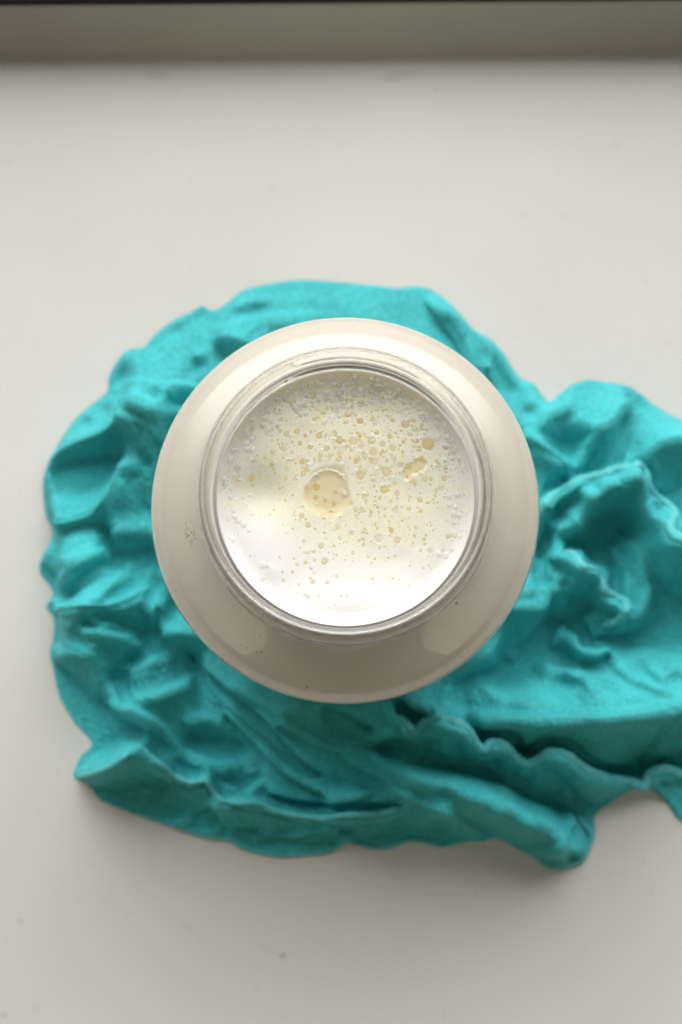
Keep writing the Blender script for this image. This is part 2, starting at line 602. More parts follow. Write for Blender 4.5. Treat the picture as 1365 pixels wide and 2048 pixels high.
poly(6.6, 6, (330, 1236), (353, 1212), (376, 1240), (394, 1266), (346, 1268), (328, 1260))
poly(0.2, 5, (333, 1276), (360, 1271), (402, 1281), (406, 1330), (362, 1302))
# --- big diagonal fold on the left
poly(4.0, 8, (92, 1300), (104, 1252), (130, 1242), (180, 1264), (205, 1290), (180, 1310), (120, 1305))
dot(6.2, 103, 1292, 12, 14)
poly(7.2, 7, (196, 1242), (250, 1246), (300, 1276), (342, 1302), (335, 1316), (300, 1330), (270, 1346), (252, 1332), (288, 1302), (255, 1278), (212, 1264))
line(9.4, 12, (178, 1256), (215, 1262), (255, 1266)); line(9.2, 9, (204, 1240), (240, 1246), (275, 1262)); line(4.4, 7, (215, 1252), (250, 1258), (280, 1275))
poly(4.4, 8, (342, 1302), (392, 1342), (380, 1370), (330, 1386), (280, 1400), (240, 1392), (222, 1362), (262, 1346), (300, 1331))
line(6.6, 18, (262, 1398), (325, 1378), (385, 1346)); line(6.2, 16, (222, 1362), (240, 1395), (262, 1408))
poly(2.0, 9, (95, 1322), (130, 1311), (190, 1316), (206, 1350), (222, 1400), (242, 1424), (200, 1445), (150, 1405), (105, 1362))
line(5.2, 16, (102, 1345), (114, 1405), (148, 1448), (176, 1486))
poly(1.7, 8, (185, 1378), (215, 1390), (240, 1410), (290, 1430), (330, 1452), (352, 1502), (300, 1480), (270, 1466), (230, 1455), (190, 1468), (168, 1440))
line(5.0, 9, (220, 1398), (250, 1412), (288, 1420), (320, 1442), (346, 1472), (372, 1502), (420, 1522))
# --- corner flap lower left
poly(8.0, 6, (141, 1552), (150, 1520), (180, 1491), (228, 1468), (274, 1470), (290, 1484), (260, 1499), (220, 1524), (180, 1540), (150, 1556))
line(3.0, 8, (310, 1485), (345, 1510), (365, 1525))
line(7.0, 8, (148, 1557), (200, 1541), (245, 1521), (275, 1499), (290, 1490))
poly(0.6, 5, (145, 1563), (200, 1548), (250, 1526), (279, 1506), (300, 1523), (340, 1549), (350, 1564), (300, 1570), (240, 1576), (195, 1596), (168, 1577))
poly(4.0, 7, (195, 1604), (240, 1578), (280, 1576), (350, 1578), (378, 1620), (380, 1652), (330, 1650), (280, 1640), (230, 1620))
line(1.5, 11, (284, 1582), (278, 1638)); dot(5.6, 350, 1640, 22, 18); dot(5.0, 238, 1605, 25, 10)
line(5.4, 10, (290, 1490), (310, 1511), (335, 1530), (356, 1550), (386, 1561), (415, 1557), (430, 1576), (446, 1596), (475, 1601), (520, 1603), (550, 1619), (600, 1630), (650, 1634), (690, 1627), (760, 1625), (800, 1612))
line(0.8, 9, (350, 1562), (385, 1572), (412, 1568), (424, 1590)); line(3.8, 10, (362, 1575), (372, 1610))
line(0.9, 10, (400, 1630), (416, 1622), (436, 1640), (455, 1665)); dot(6.0, 414, 1656, 24, 16); dot(5.2, 482, 1692, 18, 12)
line(1.2, 9, (470, 1612), (540, 1626), (600, 1645), (650, 1646), (700, 1646), (750, 1642), (800, 1640))
line(1.0, 9, (540, 1590), (600, 1606), (660, 1612), (710, 1606), (750, 1592), (800, 1592))
line(3.6, 14, (480, 1640), (500, 1670), (530, 1660)); line(3.4, 18, (560, 1655), (640, 1668))
line(1.2, 12, (510, 1692), (540, 1680), (585, 1686), (620, 1675), (665, 1664), (740, 1668))
dot(5.6, 560, 1702, 40, 10); dot(5.2, 640, 1694, 22, 12); dot(5.0, 690, 1672, 22, 12); dot(5.0, 745, 1690, 20, 12); dot(4.6, 800, 1672, 22, 10); dot(4.6, 870, 1680, 24, 12); dot(1.6, 855, 1660, 14, 14); dot(1.6, 785, 1660, 10, 10)
# --- diagonal pleats below the jar
poly(1.2, 9, (365, 1452), (430, 1442), (482, 1470), (505, 1492), (430, 1484), (380, 1484))
poly(5.0, 8, (372, 1490), (440, 1496), (482, 1520), (440, 1536), (400, 1520))
line(3.8, 12, (390, 1424), (430, 1432), (462, 1456))
line(4.4, 12, (455, 1566), (490, 1580), (525, 1562))
line(0.7, 15, (375, 1312), (420, 1352), (456, 1382), (492, 1412), (532, 1447), (572, 1492), (602, 1526), (640, 1552))
line(4.0, 18, (408, 1358), (450, 1400), (480, 1430), (520, 1470), (560, 1508), (600, 1538), (640, 1572), (668, 1596))
line(0.7, 15, (450, 1432), (490, 1470), (520, 1506), (550, 1536), (580, 1560), (620, 1582), (652, 1596))
line(3.2, 22, (470, 1380), (540, 1425), (600, 1470), (660, 1520)); line(1.4, 12, (560, 1450), (610, 1480), (640, 1500), (680, 1510))
poly(3.6, 9, (560, 1420), (640, 1424), (690, 1452), (745, 1500), (750, 1545), (690, 1520), (630, 1492))
line(0.2, 17, (650, 1414), (700, 1432), (742, 1458)); dot(0.6, 770, 1490, 16, 10)
poly(5.2, 7, (660, 1562), (700, 1556), (760, 1572), (790, 1585), (700, 1598), (666, 1592))
line(3.8, 14, (640, 1520), (680, 1540), (730, 1560))
# --- roll running to the lower right
poly(7.6, 10, (735, 1488), (800, 1508), (860, 1522), (920, 1527), (962, 1532), (1000, 1552), (1050, 1578), (1110, 1612), (1155, 1640), (1150, 1660), (1080, 1640), (1000, 1610), (930, 1585), (840, 1555), (770, 1530))
poly(4.6, 9, (755, 1535), (840, 1562), (930, 1592), (1000, 1618), (1080, 1648), (1110, 1670), (1060, 1700), (1010, 1682), (960, 1658), (920, 1636), (900, 1612), (860, 1606), (830, 1588), (790, 1566))
dot(7.9, 935, 1572, 18, 14); dot(8.0, 1048, 1620, 20, 16); dot(8.0, 1000, 1560, 24, 10); dot(6.0, 880, 1590, 20, 12); dot(6.2, 985, 1600, 14, 12); 
line(0.8, 12, (745, 1558), (800, 1586), (850, 1611), (890, 1622), (920, 1648), (970, 1676)); line(1.4, 20, (850, 1632), (900, 1642))
line(7.4, 11, (1152, 1630), (1168, 1656), (1188, 1680)); dot(1.6, 1146, 1654, 10, 16); dot(6.6, 1115, 1664, 18, 14); line(6.8, 14, (1045, 1702), (1085, 1690), (1110, 1680))
dot(1.4, 1108, 1712, 12, 10); line(6.8, 12, (1152, 1685), (1132, 1702), (1126, 1728)); dot(2.0, 1156, 1714, 12, 9); line(6.2, 9, (1105, 1738), (1140, 1734), (1170, 1728))
# --- wavy hem and the panel above it
poly(1.7, 7, (830, 1420), (900, 1436), (1000, 1444), (1150, 1438), (1318, 1428), (1308, 1470), (1280, 1510), (1240, 1545), (1200, 1545), (1130, 1505), (1060, 1492), (1010, 1475), (960, 1470), (920, 1444))
dot(2.6, 1180, 1490, 60, 25)
line(1.4, 10, (1318, 1430), (1310, 1470), (1288, 1520)); poly(3.4, 9, (1325, 1430), (1420, 1420), (1420, 1530), (1310, 1525))
dot(1.6, 1365, 1490, 14, 14)
line(0.5, 22, (770, 1482), (830, 1478), (880, 1468), (930, 1494), (960, 1513), (1010, 1518), (1040, 1543), (1080, 1534), (1110, 1545), (1142, 1574), (1170, 1608), (1195, 1630))
poly(2.0, 5, (1160, 1572), (1230, 1578), (1262, 1583), (1228, 1608), (1198, 1632))
line(7.6, 19, (800, 1428), (814, 1452), (830, 1461), (850, 1442), (882, 1437), (920, 1452), (945, 1484), (960, 1494), (976, 1482), (1000, 1486), (1022, 1509), (1046, 1523), (1070, 1514), (1087, 1501), (1112, 1502), (1140, 1519), (1172, 1540), (1220, 1556), (1266, 1562), (1290, 1572), (1302, 1546), (1332, 1536), (1375, 1550), (1440, 1560))
dot(9.2, 905, 1446, 22, 9); dot(9.2, 995, 1484, 20, 9); dot(8.6, 1100, 1500, 18, 8); dot(8.2, 1355, 1545, 18, 10)
line(3.0, 9, (1150, 1545), (1200, 1566), (1262, 1576)); line(2.0, 9, (1275, 1545), (1284, 1560))
line(0.3, 20, (795, 1402), (825, 1422), (850, 1432))
# --- bright fold on the right
poly(6.2, 10, (850, 1402), (900, 1382), (960, 1352), (1015, 1362), (1015, 1430), (900, 1424))
poly(8.8, 7, (960, 1362), (1060, 1347), (1080, 1362), (1115, 1371), (1155, 1371), (1160, 1352), (1118, 1322), (1150, 1326), (1210, 1326), (1230, 1316), (1220, 1300), (1180, 1291), (1230, 1287), (1290, 1282), (1365, 1272), (1440, 1265), (1440, 1380), (1345, 1400), (1290, 1393), (1220, 1402), (1150, 1416), (1080, 1408), (1000, 1400))
line(4.6, 16, (880, 1424), (1000, 1430), (1100, 1432), (1180, 1428), (1270, 1416), (1365, 1402))
dot(6.6, 1281, 1326, 22, 16); line(6.8, 14, (1285, 1335), (1300, 1355), (1320, 1368)); line(6.4, 14, (1265, 1368), (1305, 1386), (1350, 1402)); line(6.6, 12, (1320, 1286), (1375, 1297)); dot(7.0, 1345, 1350, 22, 18); line(7.4, 14, (1220, 1336), (1262, 1374))
poly(2.6, 8, (900, 1372), (960, 1315), (1012, 1292), (1052, 1332), (1020, 1350), (960, 1352))
poly(2.0, 7, (1000, 1216), (1098, 1216), (1078, 1262), (1050, 1296), (990, 1310))
# --- knot of curled hem on the right
poly(4.0, 8, (1255, 1170), (1300, 1175), (1380, 1180), (1440, 1200), (1440, 1262), (1300, 1274), (1240, 1270))
poly(2.2, 8, (1245, 1268), (1275, 1230), (1305, 1208), (1300, 1250), (1290, 1272))
poly(0.0, 6, (1100, 1182), (1130, 1164), (1168, 1168), (1184, 1192), (1150, 1232), (1112, 1252), (1078, 1306), (1056, 1320), (1044, 1310), (1080, 1242))
poly(1.5, 6, (1118, 1256), (1140, 1232), (1146, 1290), (1160, 1308), (1140, 1318), (1102, 1300))
line(5.4, 15, (1130, 1250), (1096, 1286), (1082, 1308), (1096, 1332), (1116, 1334)); dot(7.6, 1100, 1330, 14, 8)
dot(4.2, 1130, 1352, 20, 12)
line(0.8, 12, (1142, 1296), (1162, 1314), (1190, 1321), (1216, 1315))
poly(4.8, 6, (1160, 1226), (1200, 1228), (1235, 1244), (1225, 1258), (1190, 1262), (1165, 1262))
line(2.0, 8, (1170, 1240), (1185, 1262), (1195, 1278)); line(2.4, 10, (1200, 1270), (1240, 1266), (1280, 1270))
line(9.4, 12, (1160, 1252), (1156, 1284), (1166, 1297), (1202, 1293))
line(0.7, 17, (1103, 1126), (1138, 1152), (1170, 1166), (1190, 1201), (1216, 1222), (1232, 1236))
poly(8.6, 5, (1072, 1160), (1108, 1165), (1122, 1176), (1088, 1173)); poly(5.2, 6, (1064, 1126), (1088, 1121), (1108, 1150), (1138, 1172), (1120, 1186), (1078, 1160))
line(5.4, 12, (1082, 1182), (1092, 1204)); poly(4.8, 7, (1030, 1190), (1072, 1180), (1080, 1210), (1020, 1214))
line(1.0, 11, (1106, 1126), (1132, 1156))
poly(3.4, 8, (1055, 905), (1090, 910), (1130, 945), (1120, 975), (1085, 1010), (1075, 960))
line(1.4, 15, (1048, 880), (1090, 906), (1124, 930), (1134, 952))
line(1.4, 18, (1094, 1022), (1086, 1060), (1082, 1110))
poly(0.9, 6, (1195, 992), (1230, 984), (1258, 972), (1263, 1000), (1276, 1030), (1300, 1062), (1310, 1082), (1280, 1062), (1240, 1042), (1200, 1052), (1180, 1076), (1140, 1082), (1130, 1062), (1165, 1052), (1182, 1012))
dot(3.6, 1216, 990, 16, 6)
poly(1.4, 8, (1290, 1062), (1312, 1088), (1380, 1112), (1420, 1150), (1400, 1185), (1320, 1172), (1300, 1132))
poly(5.8, 7, (1196, 1062), (1230, 1052), (1260, 1082), (1285, 1132), (1300, 1172), (1290, 1200), (1262, 1240), (1256, 1190), (1250, 1142), (1232, 1102))
poly(9.6, 4, (1144, 1090), (1165, 1082), (1180, 1095), (1210, 1098), (1222, 1120), (1226, 1146), (1205, 1140), (1170, 1120))
line(2.0, 10, (1140, 1100), (1156, 1126), (1186, 1138), (1206, 1164), (1222, 1180)); line(2.2, 8, (1180, 1086), (1214, 1090), (1232, 1110), (1236, 1152))
line(9.6, 15, (1118, 1108), (1140, 1116), (1150, 1138), (1180, 1146), (1195, 1162), (1202, 1182), (1228, 1196)); poly(9.6, 4, (1198, 1188), (1226, 1190), (1246, 1202), (1243, 1226), (1226, 1216), (1204, 1206))
line(2.0, 10, (1098, 1076), (1100, 1032), (1120, 1010), (1146, 996), (1170, 977))
poly(9.8, 5, (1108, 1042), (1130, 1016), (1150, 1016), (1150, 1035), (1140, 1050), (1105, 1060)); dot(9.4, 1172, 986, 14, 10)
line(9.8, 19, (1078, 1024), (1100, 996), (1130, 980), (1160, 962), (1200, 955), (1226, 945), (1246, 950), (1263, 943), (1276, 956), (1281, 976), (1300, 996), (1325, 1011), (1336, 1032))
line(4.2, 6, (1292, 1012), (1310, 1024)); line(9.0, 13, (1280, 1010), (1300, 1034), (1322, 1046)); line(9.6, 16, (1320, 1078), (1342, 1094), (1362, 1092), (1380, 1110), (1420, 1120)); dot(1.6, 1345, 1108, 8, 7)
poly(8.6, 8, (1325, 1000), (1420, 985), (1430, 1080), (1350, 1075))
# --- upper right
poly(4.8, 9, (1070, 860), (1105, 826), (1150, 815), (1150, 840), (1180, 852), (1170, 880), (1140, 890), (1100, 880))
poly(3.2, 8, (1180, 870), (1215, 850), (1244, 812), (1262, 814), (1250, 852), (1240, 900), (1225, 942), (1190, 948), (1152, 952), (1172, 900))
poly(3.8, 9, (1276, 932), (1312, 890), (1365, 880), (1440, 890), (1440, 985), (1330, 1000), (1296, 982))
poly(8.8, 6, (1085, 890), (1130, 893), (1166, 898), (1150, 920), (1125, 928))
poly(4.4, 6, (842, 582), (885, 620), (910, 620), (936, 642), (946, 690), (960, 742), (955, 746), (940, 720), (915, 670), (885, 636))
poly(5.2, 7, (960, 666), (1000, 686), (1030, 730), (1040, 770), (1020, 770), (995, 730), (970, 712)); line(2.6, 12, (980, 728), (984, 750), (992, 780)); dot(6, 1065, 812, 14, 12)
line(9.6, 10, (945, 660), (955, 700), (968, 745)); dot(6.4, 680, 640, 40, 10)

# --- lean map -> relief:  slope along the depth of the sill follows the lean, fit in the least-squares sense
B = fft_blur(LEAN, 1.3)
B = B - fft_blur(B, 85.0)
GAIN = 1.0 + 0.7 / (1 + np.exp(-(PY - 1290) / 40.0)) / (1 + np.exp((PX - 950) / 60.0))
GAIN *= 1 - 0.48 / (1 + np.exp((PY - 830) / 30.0))
B = B * GAIN
S = np.clip(B * 0.64 + 0.60 * (B - fft_blur(B, 9.0)), -3.0, 3.0)
pad = 120
Sp = np.pad(S, pad) if True else S
ky = 2j * math.pi * np.fft.fftfreq(Sp.shape[0], STEP)[:, None]
kx = 2j * math.pi * np.fft.fftfreq(Sp.shape[1], STEP)[None, :]
lam, eps = 0.10, (1 / 80.0) ** 2
# PY grows away from the window; leaning to the window means the cloth rises as PY grows
RELIEF = np.real(np.fft.ifft2(np.conj(ky) * np.fft.fft2(Sp) / (np.abs(ky) ** 2 + lam * np.abs(kx) ** 2 + eps)))[pad:-pad, pad:-pad]

OUT = [(76, 960), (80, 935), (92, 905), (106, 882), (128, 845), (150, 820), (172, 801), (207, 772), (211, 740), (233, 702), (255, 686), (282, 682), (304, 656), (348, 624), (374, 613), (400, 598), (418, 608), (444, 598), (480, 569), (523, 556), (567, 549), (611, 546), (660, 549), (720, 554), (770, 560), (802, 562), (840, 559), (870, 568), (900, 590), (930, 620), (950, 645), (985, 665), (1010, 690), (1030, 722), (1048, 745), (1075, 757), (1095, 785), (1107, 793), (1125, 780), (1150, 760), (1185, 749), (1210, 752), (1240, 756), (1265, 761), (1290, 776), (1320, 800), (1365, 826),
       (1420, 850), (1490, 920), (1515, 1080), (1495, 1300), (1515, 1480), (1460, 1600), (1405, 1650), (1372, 1645), (1345, 1610), (1312, 1582), (1290, 1582), (1268, 1584), (1228, 1611), (1199, 1636), (1201, 1676), (1190, 1705), (1173, 1736), (1135, 1743), (1102, 1744), (1080, 1723), (1043, 1706), (1008, 1686), (970, 1684), (937, 1688), (890, 1702), (858, 1694), (838, 1692), (819, 1690), (790, 1702), (760, 1706), (720, 1699), (692, 1693), (675, 1704), (658, 1714), (595, 1720), (560, 1722), (523, 1716), (479, 1703), (457, 1690), (391, 1677), (312, 1650), (260, 1632), (216, 1615), (189, 1602), (167, 1570), (139, 1559), (141, 1540), (154, 1514), (176, 1488), (141, 1448), (110, 1395), (97, 1338), (90, 1303), (97, 1272), (98, 1233), (82, 1211), (97, 1180), (70, 1142), (71, 1114), (88, 1083), (95, 1053), (80, 1018)]
OUTS = smooth_line(OUT + [OUT[0]], 3)[:-1]
INS = inside(OUTS, PX, PY)
DI, _ = dist_line(OUTS, PX, PY, closed=True)
DS = np.where(INS, DI, -DI)
dpos = np.clip(DS, 0, None)

pile = 7 * (1 - np.exp(-dpos / 4.0)) + 36 * (1 - np.exp(-dpos / 70.0))


def ridge(h, w, *pts):
    q = smooth_line(pts)
    sl = local(q, w * 2.2)
    d, u = dist_line(q, PX[sl], PY[sl])
    r = np.zeros(PX.shape)
    r[sl] = h * np.exp(-(d / w) ** 2)
    return r


pile += ridge(78, 46, (820, 1545), (920, 1580), (1030, 1625), (1120, 1680)) * np.clip(dpos / 14, 0, 1)
pile += ridge(44, 75, (1000, 1385), (1150, 1370), (1300, 1350), (1450, 1340)) * np.clip(dpos / 30, 0, 1)
pile += ridge(22, 55, (1100, 1010), (1200, 970), (1270, 960), (1340, 1040), (1400, 1100))
pile += ridge(18, 40, (180, 1500), (250, 1485), (330, 1520)) * np.clip(dpos / 14, 0, 1)
pile += ridge(16, 50, (830, 1450), (960, 1490), (1100, 1505), (1290, 1560)) * np.clip(dpos / 14, 0, 1)

SHX = np.zeros(PX.shape)
SHY = np.zeros(PX.shape)


def side_line(q, X, Y):
    d2 = np.full(X.shape, 1e18)
    sg = np.zeros(X.shape)
    nx = np.zeros(X.shape)
    ny = np.zeros(X.shape)
    u = np.zeros(X.shape)
    n = len(q) - 1
    for k in range(n):
        x0, y0 = q[k]
        dx, dy = q[k + 1] - q[k]
        L = math.hypot(dx, dy) + 1e-9
        t = np.clip(((X - x0) * dx + (Y - y0) * dy) / (L * L), 0, 1)
        ax, ay = X - x0 - t * dx, Y - y0 - t * dy
        e = ax * ax + ay * ay
        m = e < d2
        d2 = np.where(m, e, d2)
        sg = np.where(m, np.sign(dx * (Y - y0) - dy * (X - x0)), sg)   # >0: right-hand side when walking (image y down)
        nx = np.where(m, -dy / L, nx)
        ny = np.where(m, dx / L, ny)
        u = np.where(m, (k + t) / n, u)
    return np.sqrt(d2), sg, nx, ny, u


def step(h, w, *pts, over=4.0, drop=3.5):
    """a layer that ends along the line: high on the left of the walking direction, dropping off on the right"""
    q = smooth_line(pts, 5)
    sl = local(q, w * 2.2 + 10)
    d, sg, nx, ny, u = side_line(q, PX[sl], PY[sl])
    tap = np.clip(np.minimum(u, 1 - u) * 7, 0, 1)
    tap = tap * tap * (3 - 2 * tap)
    hi = np.exp(-(d / w) ** 2)
    lo = np.exp(-(d / drop) ** 2)
    pile[sl] += 1.2 * h * tap * np.where(sg <= 0, hi, lo)
    o = over * tap * np.where(sg <= 0, np.exp(-(d / 7.0) ** 2), np.exp(-(d / 2.0) ** 2))
    SHX[sl] += nx * o
    SHY[sl] += ny * o


HEM_A = [(800, 1428), (814, 1452), (830, 1461), (850, 1442), (882, 1437), (920, 1452), (945, 1484), (960, 1494), (976, 1482), (1000, 1486), (1022, 1509), (1046, 1523), (1070, 1514), (1087, 1501), (1112, 1502), (1140, 1519), (1172, 1540), (1220, 1556), (1266, 1564), (1288, 1574), (1302, 1548), (1332, 1538), (1375, 1552), (1440, 1560)]
HEM_B = [(1078, 1026), (1100, 998), (1130, 982), (1160, 964), (1200, 957), (1226, 947), (1246, 952), (1263, 945), (1276, 957), (1281, 978), (1300, 998), (1325, 1013), (1336, 1034), (1318, 1062), (1322, 1080), (1342, 1096), (1362, 1094), (1380, 1112), (1420, 1122)]
HEM_C = [(1116, 1106), (1140, 1116), (1150, 1138), (1180, 1146), (1195, 1162), (1202, 1182), (1222, 1194), (1243, 1206), (1242, 1226), (1226, 1244), (1200, 1250)]
HEM_D = [(143, 1558), (200, 1542), (245, 1522), (275, 1500), (290, 1491), (310, 1512), (335, 1531), (356, 1551), (386, 1562), (415, 1558), (430, 1577), (446, 1597), (475, 1602), (520, 1604), (550, 1620), (600, 1631), (650, 1635), (690, 1628), (760, 1626), (800, 1612)]
step(18, 60, *reversed(HEM_A)); step(30, 50, *reversed(HEM_D)); step(44, 60, *reversed(HEM_B)); step(26, 30, *reversed(HEM_C))
step(50, 100, drop=10.0, over=0.0, *reversed([(830, 1408), (900, 1428), (1000, 1437), (1100, 1436), (1180, 1433), (1270, 1422), (1365, 1407), (1440, 1395)]))
step(12, 50, *reversed([(83, 938), (114, 905), (160, 882), (204, 867), (242, 849), (254, 830)])); step(46, 70, *reversed([(232, 852), (246, 840), (256, 824), (265, 806), (281, 816), (319, 827), (380, 826), (420, 820)]))
step(28, 60, *reversed([(98, 1050), (150, 1042), (190, 1029), (222, 1002), (244, 955), (250, 910)]))
step(16, 45, *reversed([(118, 1180), (170, 1140), (215, 1112), (226, 1085), (214, 1056)]))
step(30, 60, *reversed([(106, 1228), (160, 1221), (210, 1215), (262, 1202), (298, 1184)]))
step(26, 50, drop=9.0, over=0.0, *reversed([(745, 1552), (800, 1580), (850, 1606), (890, 1617), (918, 1642), (970, 1672), (1010, 1686)]))
step(14, 40, (740, 1484), (800, 1505), (860, 1519), (920, 1524), (962, 1529), (1002, 1549), (1052, 1575), (1110, 1608))
step(12, 40, *reversed([(205, 1385), (250, 1413), (288, 1421), (320, 1443), (346, 1473), (372, 1503), (420, 1523), (470, 1545)]))
step(16, 36, (200, 1238), (250, 1243), (300, 1272), (342, 1299), (392, 1340), (440, 1392), (490, 1436), (540, 1480), (600, 1530), (660, 1585))
step(12, 30, (620, 1408), (660, 1424), (700, 1444), (745, 1480), (800, 1500))
step(12, 28, *reversed([(1085, 1300), (1080, 1315), (1098, 1336), (1125, 1346), (1160, 1358)])); step(14, 30, *reversed([(1154, 1250), (1152, 1284), (1164, 1300), (1190, 1306), (1225, 1310)]))
step(10, 30, *reversed([(450, 1690), (480, 1672), (520, 1676), (560, 1672), (620, 1664), (680, 1652), (740, 1656), (800, 1648)]))
step(12, 36, (846, 582), (885, 634), (915, 672), (940, 722), (958, 748)); step(10, 30, *reversed([(1048, 876), (1090, 902), (1125, 927), (1136, 950)]))
step(10, 26, *reversed([(1098, 1070), (1104, 1034), (1124, 1012), (1150, 998), (1176, 980)]))
step(10, 30, *reversed([(425, 684), (450, 672), (505, 688), (540, 700)])); step(10, 30, *reversed([(336, 790), (352, 776), (392, 774)]))
step(12, 36, *reversed([(1176, 866), (1216, 846), (1246, 808), (1264, 812), (1256, 850)])); step(10, 40, *reversed([(1270, 930), (1310, 892), (1365, 880), (1430, 890)]))

rng = np.random.default_rng(7)


def fnoise(s, seed):
    r = np.random.default_rng(seed).standard_normal(PX.shape)
    n = fft_blur(r, s)
    return n / n.std()


crink = 1.0 * fnoise(13, 1) + 0.75 * fnoise(6.0, 2) + 0.28 * fnoise(3.2, 5) + 1.2 * fnoise(26, 3)


def anoise(sl_, ss_, ang, seed):
    """streaky noise: long along ang (degrees, image sense), short across"""
    r = np.random.default_rng(seed).standard_normal((H_, W_))
    fy = np.fft.fftfreq(H_, STEP)[:, None]
    fx = np.fft.fftfreq(W_, STEP)[None, :]
    c, t = math.cos(R(ang)), math.sin(R(ang))
    a = fx * c + fy * t
    b = -fx * t + fy * c
    g = np.exp(-2 * math.pi ** 2 * ((sl_ * a) ** 2 + (ss_ * b) ** 2))
    n = np.real(np.fft.ifft2(np.fft.fft2(r) * g))
    return n / n.std()


# sharp little creases between flat facets, the way crumpled cotton keeps them
wl = 1 / (1 + np.exp((PX - 700) / 80.0))
lowz = 1 / (1 + np.exp(-(PY - 1230) / 50.0))
c1 = np.abs(anoise(46, 17, 35, 31)) * lowz + np.abs(anoise(34, 17, -25, 32)) * (1 - lowz)
c2 = np.abs(anoise(26, 8, 20, 33)) * lowz + np.abs(anoise(20, 9, -40, 34)) * (1 - lowz)
c3 = np.abs(anoise(14, 6, 70, 35))
crink = crink * 0.22 - 1.5 * (c1 - 0.8) - 0.8 * (c2 - 0.8) - 0.25 * (c3 - 0.8)
edge_in = np.clip(dpos / 22.0, 0, 1) ** 0.8
Hh = pile + (RELIEF * 1.0 + crink) * edge_in - 20.0 * fft_blur(DEEP, 2.5) * edge_in
Hh = np.maximum(Hh, 3.5 * np.clip(dpos / 4, 0, 1))


def relax(XX, YY, ZZ, mask, edge, cap_z, excess, iters):
    """let the sheet behave like cloth: it does not stretch, so steep spots slide back and slack spots buckle into creases"""
    P = np.stack([XX, YY, ZZ], -1).astype(np.float64)
    T = P.copy()
    st = STEP * 2
    PAIRS = ((0, 1, 1), (1, 0, 1), (1, 1, 1), (1, -1, 1), (0, 2, 0), (2, 0, 0), (0, 4, 0), (4, 0, 0), (3, 3, 0), (3, -3, 0))

    def views(A, di, dj):
        h, w = A.shape[:2]
        if dj >= 0:
            return A[:h - di, :w - dj], A[di:, dj:]
        return A[:h - di, -dj:], A[di:, :w + dj]

    rest = []
    for di, dj, kind in PAIRS:
        p, q = views(P, di, dj)
        L = np.sqrt(((q - p) ** 2).sum(-1))
        base = st * math.hypot(di, dj)
        L = np.clip(L, base * 0.8, base * 1.9)
        pad_ = 12
        s_ = 5.0
        k = np.exp(-0.5 * (np.arange(-pad_, pad_ + 1) / s_) ** 2)
        k /= k.sum()
        Lb = np.apply_along_axis(lambda r: np.convolve(np.pad(r, pad_, mode='edge'), k, 'valid'), 1, L)
        Lb = np.apply_along_axis(lambda r: np.convolve(np.pad(r, pad_, mode='edge'), k, 'valid'), 0, Lb)
        ex, _ = views(excess, di, dj)
        rest.append(Lb * ex)
    mob = mask * np.clip(edge / 18.0, 0.0, 1.0)
    for it in range(iters):
        C_ = np.zeros_like(P)
        for (di, dj, kind), L0 in zip(PAIRS, rest):
            p, q = views(P, di, dj)
            d = q - p
            L = np.sqrt((d * d).sum(-1)) + 1e-9
            if kind:
                g = 0.16 * (L - L0) / L
            else:
                g = 0.075 * np.minimum(L - L0 * 0.95, 0) / L     # bending: keeps every second point apart
            c = d * g[..., None]
            cp, cq = views(C_, di, dj)
            cp += c
            cq -= c
        P += C_ * mob[..., None]
        P[..., :2] += (T[..., :2] - P[..., :2]) * 0.06
        P[..., 2] += (T[..., 2] - P[..., 2]) * 0.09
        P[..., 2] = np.clip(P[..., 2], 2.5, None)
        P[..., 2] = np.where(mask > 0, np.minimum(P[..., 2], cap_z), P[..., 2])
    return P - T


def up2(A):
    """double the resolution with a four-point filter"""
    def ax0(B_):
        h = B_.shape[0]
        e = np.concatenate([B_[:1], B_, B_[-1:], B_[-1:]], 0)
        mid = (-e[:h] + 9 * e[1:h + 1] + 9 * e[2:h + 2] - e[3:h + 3]) / 16 if h > 3 else B_
        o_ = np.empty((2 * h,) + B_.shape[1:])
        o_[0::2] = B_
        o_[1::2] = mid
        return o_
    return np.swapaxes(ax0(np.swapaxes(ax0(A), 0, 1)), 0, 1)


sub = (slice(None, None, 2), slice(None, None, 2))
wx_, wy_ = plan(PX, PY, Z0)
r_j = np.hypot(wx_, wy_)
cap0 = np.where(r_j < 0.0475, 0.0059, 0.0062 + (r_j - 0.0475) * 3.2) / MM
exc = 1.028 + 0.034 * lowz[sub]
D3 = relax((PX + SHX)[sub], (PY + SHY)[sub], Hh[sub], INS[sub].astype(float), dpos[sub], cap0[sub], exc, 110)
D3 = up2(D3)[:H_, :W_]
D3 = np.stack([fft_blur(D3[..., k], 2.3) for k in range(3)], -1)
SHX = SHX + D3[..., 0]
SHY = SHY + D3[..., 1]
Hh = np.maximum(Hh + D3[..., 2] - 9.0 * CREASE * np.clip(dpos / 16, 0, 1), 3.0 * np.clip(dpos / 4, 0, 1))
Hz = Hh * MM

SHX *= np.clip(dpos / 12, 0, 1)
SHY *= np.clip(dpos / 12, 0, 1)
vx, vy = plan(PX + SHX, PY + SHY, Z0)
# outside verts next to the edge are pulled onto the outline
gy_, gx_ = np.gradient(DS, STEP)
gl = np.hypot(gx_, gy_) + 1e-6
mx = np.where(INS, 0, -DS) * gx_ / gl
my = np.where(INS, 0, -DS) * gy_ / gl
ex, ey = plan(PX + mx, PY + my, Z0)
vx = np.where(INS, vx, ex)
vy = np.where(INS, vy, ey)
